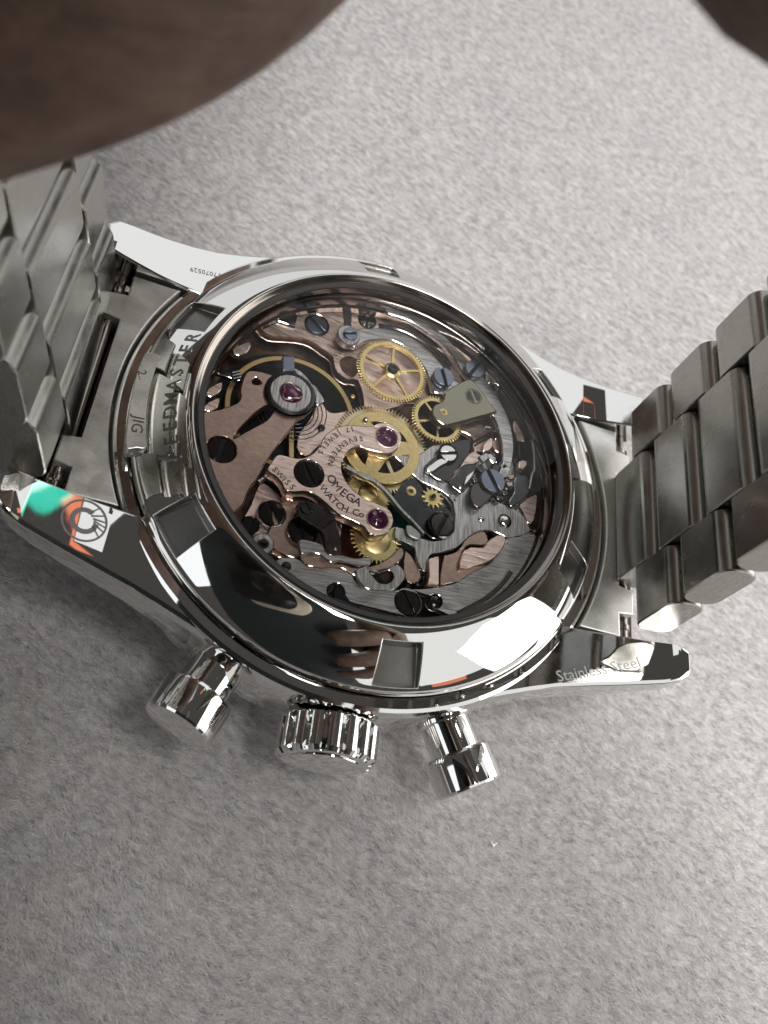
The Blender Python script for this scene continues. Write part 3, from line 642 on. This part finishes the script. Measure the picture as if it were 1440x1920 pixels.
tube('rim_spring', [(*p, -2.4) for p in T(2, [(1010, 700), (1100, 760), (1200, 870), (1270, 990), (1330, 1150), (1360, 1300), (1365, 1440)], -2.4)] + [(*T1(4, 1215, 250, -2.4), -2.4), (*T1(4, 1195, 350, -2.4), -2.4)], 0.14, GREYM, W)
plate('rim_spring_root', T(2, [(1000, 690), (1100, 740), (1180, 830), (1230, 900), (1170, 860), (1080, 800), (1020, 790)], -2.3), -2.3, 0.35, GREYM, W)
plate('operating_lever', T(4, [(1095, 300), (1120, 260), (1180, 260), (1205, 330), (1200, 370), (1140, 430), (1080, 470), (1060, 430), (1095, 370)], -2.3), -2.3, 0.4, DARK, W, n=3)
plate('rose_slope', T(4, [(1130, 450), (1240, 380), (1250, 440), (1230, 560), (1190, 590), (1150, 500)], -2.9), -2.9, 0.5, ROSE2, W, n=2)
plate('dark_post', T(8, [(955, 480), (1035, 490), (1040, 740), (965, 730)], -2.4), -2.4, 1.0, SCREWD, W, n=1)
plate('rose_post_block', T(8, [(890, 180), (940, 250), (1020, 400), (1040, 490), (940, 480), (880, 300)], -2.8), -2.8, 0.6, ROSE2, W, n=1)
plate('gilt_end_block', T(8, [(960, 760), (1000, 730), (1070, 750), (1070, 810), (1020, 870), (950, 850)], -2.1), -2.1, 0.5, ROSE2, W, n=1)

# intermediate wheel cock and its screw
zq = -1.55
plate('wheel_cock', T(2, [(862, 766), (905, 772), (960, 830), (1030, 930), (1085, 1000), (1070, 1012), (900, 1060), (720, 1108), (665, 1092), (610, 1040), (606, 985), (640, 945), (690, 925), (700, 860), (790, 800)], zq), zq, 0.8, COCK, W, n=2, bev=0.09)
screw(T1(2, 912, 893, zq), zq + .03, 0.62, DARK, -65)
lathe('cock_bush', [(0.12, 0.0), (0.16, 0.05), (0.33, 0.03), (0.36, -0.02), (0.36, -.2), (0.12, -.2)], GOLD, W, 24, axis=Matrix.Translation((*T1(2, 686, 1012, zq), zq)))

# column wheel with castellations, blued screw
cz = -2.0
cwc = T1(4, 955, 290, cz)
colw = link(bpy.data.objects.new('column_wheel', None), W); colw.location = (*cwc, cz)
lathe('drum', [(0.001, -.3), (1.15, -.3), (1.3, -.5), (1.3, -1.6), (0.001, -1.6)], DARK, colw, 32)
pm = curve_mesh('column', [[(1.05, -.22), (1.7, -.36), (1.78, 0), (1.7, .36), (1.05, .22)]], 0.45, 0.03); pm.materials.append(DARK)
for k in range(6):
    o = link(bpy.data.objects.new('column', pm), colw); o.matrix_local = Matrix.Translation((0, 0, -.65)) @ rz(60 * k + 20)
screw(T1(4, 953, 290, -1.6), -1.6, 1.06, SCREWB, -58, h=0.34, sink=False)
plate('click_eccentric', T(8, [(310, 1120), (370, 1050), (500, 1040), (600, 1100), (600, 1200), (540, 1290), (430, 1380), (340, 1330), (300, 1230)], -1.9), -1.9, 0.8, SCREWD, W)
plate('bright_claw', T(8, [(410, 690), (500, 640), (580, 650), (650, 700), (650, 790), (600, 780), (550, 720), (480, 780)], -1.9), -1.9, 0.35, GREYM, W, n=1)
plate('small_jumper', T(8, [(20, 1050), (90, 940), (200, 830), (340, 790), (380, 870), (330, 960), (240, 1090), (190, 1180), (130, 1150)], -2.1), -2.1, 0.4, DARK, W, n=2)
plate('jumper_blade', T(8, [(215, 1050), (250, 960), (340, 880), (360, 900), (310, 990), (230, 1080)], -1.9), -1.9, 0.25, STEEL, W, n=2)
stud(T1(8, 165, 1110, -1.95), -2.0, 0.2, STEEL, .15)
plate('rose_spring_seat', T(8, [(480, 520), (560, 440), (610, 460), (600, 560), (540, 620), (470, 610)], -2.5), -2.5, 0.4, ROSE2, W)
plate('rose_spring_cup', T(8, [(620, 470), (690, 410), (730, 500), (700, 640), (640, 610), (600, 550)], -2.6), -2.6, 0.5, ROSEDULL, W)
for q in ([(500, 275), (715, 325)], [(480, 300), (700, 375)], [(370, 480), (580, 380)], [(360, 540), (570, 430)]):
    tube('spring_pin', [(*p, -2.2) for p in T(8, [q[0], ((q[0][0] + q[1][0]) / 2, (q[0][1] + q[1][1]) / 2), q[1]], -2.2)], 0.11, STEEL, W, seg=8, n=2)
for (x, y) in ((840, 1060), (380, 1000), (760, 820), (860, 960), (700, 1240), (780, 1180)):
    plate('small_tooth', T(8, [(x - 40, y - 25), (x + 30, y - 35), (x + 45, y + 20), (x - 5, y + 45), (x - 45, y + 15)], -2.0), -2.0, 0.5, random.choice((DARK, GREYM, ROSEDULL)), W, n=1)

plate('lower_steel_bridge', T(4, [(560, 330), (700, 200), (820, 110), (940, 60), (1050, 100), (1120, 220), (1180, 400), (1130, 560), (1000, 640), (800, 640), (640, 560)], -3.6), -3.6, 0.4, GREYD, W, n=3)
plate('lower_rose_bridge', T(2, [(380, 330), (600, 420), (800, 640), (950, 900), (1050, 1150), (1120, 1350), (1000, 1400), (900, 1200), (760, 1120), (620, 900), (520, 640)], -3.9), -3.9, 0.5, ROSE, W, n=3)
for q in ([(820, 40), (900, 20), (930, 90), (880, 130), (830, 100)], [(930, 60), (1000, 30), (1040, 110), (990, 180), (950, 140)], [(1040, 180), (1080, 150), (1100, 260), (1060, 330), (1030, 260)], [(700, 300), (760, 260), (800, 290), (760, 340), (710, 350)], [(860, 380), (900, 370), (930, 410), (890, 450), (850, 430)]):
    plate('small_spring_foot', T(4, q, -2.9), -2.9, 0.5, random.choice((DARK, GREYM, ROSE2)), W, n=2)
for (x, y, r) in ((1010, 250, .2), (880, 200, .16), (1075, 120, .2), (700, 420, .14)): stud(T1(4, x, y, -2.5), -2.6, r, STEEL, .15)
# screws
screw(T1(1, 940, 352, -3.1), -3.15, 0.9, SCREWB, -38)
screw(T1(2, 115, 322, -3.2), -3.2, 0.68, STEEL, 92)
bossc = T1(1, 1180, 425, -1.9)
lathe('lever_boss', [(0.4, 0.0), (0.9, 0.0), (0.98, -.08), (0.98, -.7), (0.4, -.7)], GREYM, W, 36, axis=Matrix.Translation((*bossc, -2.0)))
screw(T1(1, 1195, 415, -1.7), -1.75, 0.62, SCREWB, 22, sink=False)
screw(T1(1, 222, 1288, zc), zc - .12, 1.03, SCREWD, 85)
screw(T1(3, 878, 270, zb), zb - .1, 1.02, SCREWD, -58)
screw(T1(2, 690, 740, -1.6), -1.6, 0.92, SCREWB, -70, h=0.5, sink=False)
screw(T1(2, 925, 680, -1.4), -1.45, 0.88, SCREWB, 62, h=0.4, sink=False)
lathe('screw_post', [(0.001, 0), (.86, 0), (.86, -1.5), (0.001, -1.5)], DARK, W, 28, axis=Matrix.Translation((*T1(2, 690, 740, -1.6), -2.0)))
screw(T1(3, 600, 570, -3.2), -3.15, 0.92, SCREWD, -58)
screw(T1(3, 438, 655, -2.9), -2.9, 0.6, SCREWD, 85)
screw(T1(3, 828, 705, -3.1), -3.0, 1.0, SCREWD, 88)
screw(T1(3, 870, 525, -2.05), -2.05, 0.55, DARK, -50, sink=False)
stud(T1(4, 1036, 560, -2.4), -2.55, 0.6, STEEL, 0.22); stud(T1(4, 875, 550, -2.5), -2.6, 0.26, STEEL, 0.15)
lathe('steel_eyelet', [(0.35, 0.05), (0.45, 0.12), (0.75, 0.1), (0.85, 0), (0.85, -.5), (0.35, -.5)], GREYM, W, 28, axis=Matrix.Translation((*T1(3, 530, 800, -2.6), -2.6)))
stud(T1(7, 1160, 745, -3.4), -3.4, 0.22, GOLD, 0.1); stud(T1(7, 755, 1140, -3.3), -3.6, 0.3, DARK, 0.1); stud(T1(2, 105, 1065, -2.3), -2.4, 0.22, STEEL, 0.2)
plate('recess_shade_patch', T(2, [(360, 985), (430, 955), (470, 1000), (440, 1070), (380, 1050)], -3.15), -3.15, 0.2, DEEP, W)  # another dark patch with the shade of a recess as its colour

for o in watch.children:
    if o not in OUTSIDE: o.location.z += DZ
DZ = 0.0
# ================================================================== FELT, LINT
def felt_mat():
    m = bpy.data.materials.new('grey_suede_felt'); m.use_nodes = True; nt = m.node_tree; b = nt.nodes['Principled BSDF']
    b.inputs['Roughness'].default_value = 0.95; b.inputs['Sheen Weight'].default_value = 0.25; b.inputs['Sheen Roughness'].default_value = 0.5
    b.inputs['Specular IOR Level'].default_value = 0.15
    tc = N(nt, 'ShaderNodeTexCoord')
    wn = N(nt, 'ShaderNodeTexNoise', Scale=0.35, Detail=3.0); nt.links.new(tc.outputs['Object'], wn.inputs['Vector'])
    ad = N(nt, 'ShaderNodeMixRGB', blend_type='ADD'); ad.inputs[0].default_value = 1.3
    nt.links.new(tc.outputs['Object'], ad.inputs[1]); nt.links.new(wn.outputs['Color'], ad.inputs[2])
    mp = N(nt, 'ShaderNodeMapping'); mp.vector_type = 'TEXTURE'; mp.inputs['Rotation'].default_value = (0, 0, -0.4); mp.inputs['Scale'].default_value = (1.0, 0.5, 0.7)
    nt.links.new(ad.outputs[0], mp.inputs['Vector'])
    n1 = N(nt, 'ShaderNodeTexNoise', Scale=1.0, Detail=6.0, Roughness=0.72); nt.links.new(mp.outputs[0], n1.inputs['Vector'])
    n2 = N(nt, 'ShaderNodeTexNoise', Scale=0.12, Detail=3.0); nt.links.new(tc.outputs['Object'], n2.inputs['Vector'])
    n3 = N(nt, 'ShaderNodeTexNoise', Scale=6.0, Detail=4.0, Roughness=0.7); nt.links.new(ad.outputs[0], n3.inputs['Vector'])
    c = ramp(nt, n1.outputs[0], [(0.36, (0.36, 0.342, 0.338)), (0.5, (0.64, 0.615, 0.605)), (0.64, (0.90, 0.87, 0.855))])
    c2 = ramp(nt, n2.outputs[0], [(0.35, (0.90, 0.90, 0.92)), (0.65, (1.0, 0.98, 0.97))])
    mm = N(nt, 'ShaderNodeMixRGB', blend_type='MULTIPLY'); mm.inputs[0].default_value = 1
    nt.links.new(c, mm.inputs[1]); nt.links.new(c2, mm.inputs[2]); nt.links.new(mm.outputs[0], b.inputs['Base Color'])
    av = N(nt, 'ShaderNodeMath', operation='MULTIPLY_ADD'); nt.links.new(n3.outputs[0], av.inputs[0]); av.inputs[1].default_value = 0.6; nt.links.new(n1.outputs[0], av.inputs[2])
    bump(nt, b, av.outputs[0], 0.9, 0.0007)
    return m
FELT = felt_mat(); ZF = -13.6
bm = bmesh.new(); nn = 40; S = 320
g = [[bm.verts.new(((i / nn - .5) * 2 * S, (j / nn - .5) * 2 * S, 0)) for j in range(nn + 1)] for i in range(nn + 1)]
for i in range(nn):
    for j in range(nn): bm.faces.new((g[i][j], g[i + 1][j], g[i + 1][j + 1], g[i][j + 1]))
felt = from_bm('felt_surface', bm, FELT, None); felt.scale = (MM,) * 3; felt.location = (0, 0, (ZF - .2) * MM)
tag(felt, kind='structure')
import numpy as np
def nap(n=520000):
    rg = np.random.default_rng(4)
    px = rg.uniform(-520, 1960, n); py = rg.uniform(-480, 2400, n)
    Rt = np.array(ROT).T; d = np.stack([(px - 720) / F_PX, (py - 960) / F_PX, np.ones(n)], 0); d = Rt @ d
    C0 = np.array(CAM); t = (ZF - .2 - C0[2]) / d[2]
    X = C0[0] + d[0] * t; Y = C0[1] + d[1] * t
    ok = (t > 0) & (np.hypot(X, Y) < 300); X, Y = X[ok], Y[ok]; n = len(X)
    a = -0.45 + 0.45 * np.sin(X * .21 + 1.3 * np.sin(Y * .13)) * np.cos(Y * .17 + X * .05) + 0.3 * np.sin(X * .9 + Y * .7) * np.sin(Y * 1.1 - X * .4) + rg.normal(0, .42, n)
    L = rg.uniform(.25, .65, n); Wd = rg.uniform(.012, .026, n); up = rg.uniform(.02, .16, n)
    zb = 0.1 * np.sin((X / (2 * S) + .5) * nn * 1.3) * np.cos((Y / (2 * S) + .5) * nn * .9) * 0
    V = np.empty((n, 3, 3)); c, s_ = np.cos(a), np.sin(a)
    for k, sg in ((0, -1), (1, 1)): V[:, k, 0] = X - sg * s_ * Wd; V[:, k, 1] = Y + sg * c * Wd; V[:, k, 2] = 0.01
    V[:, 2, 0] = X + c * L; V[:, 2, 1] = Y + s_ * L; V[:, 2, 2] = up
    me = bpy.data.meshes.new('felt_nap'); me.vertices.add(n * 3); me.loops.add(n * 3); me.polygons.add(n)
    me.vertices.foreach_set('co', V.ravel()); me.loops.foreach_set('vertex_index', np.arange(n * 3, dtype=np.int32))
    me.polygons.foreach_set('loop_start', np.arange(0, n * 3, 3, dtype=np.int32)); me.update(calc_edges=True)
    at = me.attributes.new('tone', 'FLOAT', 'POINT')
    tone = np.clip(rg.normal(.5, .22, n) + .12 * np.sin(X * 1.7 + Y) * np.sin(Y * 2.1 - X * .6), 0, 1)
    at.data.foreach_set('value', np.repeat(tone, 3))
    m = bpy.data.materials.new('suede_fibre'); m.use_nodes = True; nt = m.node_tree; b = nt.nodes['Principled BSDF']
    b.inputs['Roughness'].default_value = 0.8; b.inputs['Specular IOR Level'].default_value = 0.2
    an = N(nt, 'ShaderNodeAttribute'); an.attribute_name = 'tone'
    nt.links.new(ramp(nt, an.outputs['Fac'], [(0.1, (0.42, 0.395, 0.392)), (0.5, (0.63, 0.602, 0.594)), (0.9, (0.86, 0.83, 0.818))]), b.inputs['Base Color'])
    me.materials.append(m); o = link(bpy.data.objects.new('felt_nap', me)); o.scale = (MM,) * 3; o.location = (0, 0, (ZF - .2) * MM)
    tag(o, 'short brushed grey fibres of the suede felt under the watch', 'felt nap', kind='stuff')
nap()
LINT = mat('white_lint', (0.85, 0.84, 0.80), 0.9, 0.0)
def lint(px, py, pts, label, r=0.08):
    c = P(px, py, ZF + .15)
    o = tube('lint_speck', [(x, y, 0.1 * math.sin(i * 2)) for i, (x, y) in enumerate(pts)], r, LINT, None, seg=7, n=3)
    o.scale = (MM,) * 3; o.location = c * MM; tag(o, label, 'lint', 'white specks on the grey felt')
lint(926, 1584, [(-.25, .15), (-.1, -.12), (.05, .02), (.3, .2)], 'small white V-shaped lint speck on the felt below the right pusher', 0.1)
lint(976, 612, [(-.12, 0), (0, .05), (.12, .02)], 'tiny round white lint speck on the felt above the upper right lug', 0.1)

# ================================================================== HAND, holding the bracelet, and the phone taking the picture
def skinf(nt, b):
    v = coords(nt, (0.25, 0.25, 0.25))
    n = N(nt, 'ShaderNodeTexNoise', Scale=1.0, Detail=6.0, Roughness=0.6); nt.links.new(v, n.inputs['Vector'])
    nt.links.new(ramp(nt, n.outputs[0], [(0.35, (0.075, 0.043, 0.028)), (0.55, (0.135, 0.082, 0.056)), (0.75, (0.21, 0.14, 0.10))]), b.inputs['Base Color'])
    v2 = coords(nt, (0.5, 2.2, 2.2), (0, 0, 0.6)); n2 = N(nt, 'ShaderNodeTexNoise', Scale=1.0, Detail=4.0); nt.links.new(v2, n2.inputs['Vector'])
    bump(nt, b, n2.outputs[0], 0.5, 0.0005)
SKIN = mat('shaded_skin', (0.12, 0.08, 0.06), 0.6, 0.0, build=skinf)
def cp(px, py, dep):        # a point dep mm in front of the lens, on the line of sight of a pixel
    return CAM + RIGHT * ((px - 720) / F_PX * dep) + DOWN * ((py - 960) / F_PX * dep) + FWD * dep
def hand(which, label):
    V, E, Rr = [], [], []
    def chain(start, pts):
        prev = start
        for p, r in pts:
            V.append(tuple(p)); Rr.append(r); i = len(V) - 1
            if prev is not None: E.append((prev, i))
            prev = i
        return prev
    if which == 'right':
        # the other hand holds the phone by its right edge; the tip of its forefinger dips into the upper right corner
        palm = chain(None, [(CAM + RIGHT * 62 + DOWN * 62 - FWD * 26, 20), (CAM + RIGHT * 52 + DOWN * 34 - FWD * 20, 17)])
        chain(palm, [(CAM + RIGHT * 40 - DOWN * 6 + FWD * 2, 7.5), (cp(2300, -420, 21), 6.6), (cp(1860, -330, 24), 5.8), (cp(1640, -150, 25), 5.3), (cp(1562, -44, 25), 4.9), (cp(1536, 14, 25), 4.5)])
        for k in range(3):
            chain(palm, [(CAM + RIGHT * 44 + DOWN * (22 + 18 * k) - FWD * 14, 8), (CAM + RIGHT * 37 + DOWN * (22 + 18 * k) + FWD * 3, 7), (CAM + RIGHT * 24 + DOWN * (24 + 18 * k) + FWD * 4, 6.4), (CAM + RIGHT * 12 + DOWN * (26 + 18 * k) + FWD * 3, 5.4)])
        chain(palm, [(CAM + RIGHT * 46 + DOWN * 44 - FWD * 24, 9), (CAM + RIGHT * 28 + DOWN * 30 - FWD * 26, 8), (CAM + RIGHT * 12 + DOWN * 24 - FWD * 22, 7)])
    else: palm = chain(None, [(cp(500, -2300, 46), 28), (cp(780, -1600, 42), 21)])
    if which == 'left':
        # thumb: crosses the upper left corner
        chain(palm, [(cp(600, -1100, 33), 11), (cp(520, -560, 30), 9.2), (cp(225, -255, 30), 8.7), (cp(-80, -100, 31), 8.2), (cp(-380, 20, 33), 7.8), (cp(-640, 110, 36), 6.5)])
        for k in range(3):
            chain(palm, [(cp(-1300 - 500 * k, -1600, 40 + 6 * k), 10), (cp(-1500 - 500 * k, -900, 40 + 6 * k), 8.5), (cp(-1300 - 450 * k, -500, 46 + 6 * k), 8), (cp(-1000 - 400 * k, -400, 54 + 6 * k), 6.5)])
    me = bpy.data.meshes.new('person'); me.from_pydata(V, E, []); o = link(bpy.data.objects.new('person', me))
    o.scale = (MM,) * 3
    s = o.modifiers.new('skin', 'SKIN')
    for v, r in zip(me.skin_vertices[0].data, Rr): v.radius = (r, r)
    me.skin_vertices[0].data[0].use_root = True
    sd = o.modifiers.new('sub', 'SUBSURF'); sd.levels = sd.render_levels = 2
    dg = bpy.context.evaluated_depsgraph_get(); m2 = bpy.data.meshes.new_from_object(o.evaluated_get(dg))
    o.modifiers.clear(); o.data = m2; m2.materials.append(SKIN); m2.polygons.foreach_set('use_smooth', [True] * len(m2.polygons))
    tag(o, label, 'person')
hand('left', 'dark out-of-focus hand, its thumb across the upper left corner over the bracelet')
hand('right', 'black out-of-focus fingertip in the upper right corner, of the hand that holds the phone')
def phone():
    r = link(bpy.data.objects.new('smartphone', None)); r.scale = (MM,) * 3
    f = Matrix((RIGHT, -DOWN, -FWD)).transposed().to_4x4()
    c = CAM - FWD * 7.5 + DOWN * 48 - RIGHT * 10
    def rr(w, h, rad, cx=0, cy=0): 
        out = []
        for sx, sy, a in ((1, 1, 0), (-1, 1, 90), (-1, -1, 180), (1, -1, 270)):
            out += [(cx + sx * (w / 2 - rad) + rad * cos(radians(a + 10 * k)), cy + sy * (h / 2 - rad) + rad * sin(radians(a + 10 * k))) for k in range(10)]
        return out
    body = finish('body', curve_mesh('body', [rr(74, 154, 10)], 4, 1.2), mat('dark_phone_glass', (0.02, 0.03, 0.03), 0.3, 0.0), r)
    isl = finish('camera_island', curve_mesh('camera_island', [rr(34, 34, 8, 4, 50)], 0.6, 0.3), mat('camera_island_rim', (0.75, 0.68, 0.55), 0.2), r)
    isl2 = finish('island_glass', curve_mesh('island_glass', [rr(33, 33, 7, -2, 52)], 0.5, 0.1), mat('island_black', (0.01, 0.01, 0.01), 0.1, 0.0), r)
    for o, dz in ((body, -4), (isl, 0.4), (isl2, 0.8)):
        m_ = f.copy(); m_.translation = c + FWD * dz * 1.0; o.matrix_local = m_
    tag(r, 'dark smartphone taking the picture, mirrored in the polished case back', 'smartphone')
phone()
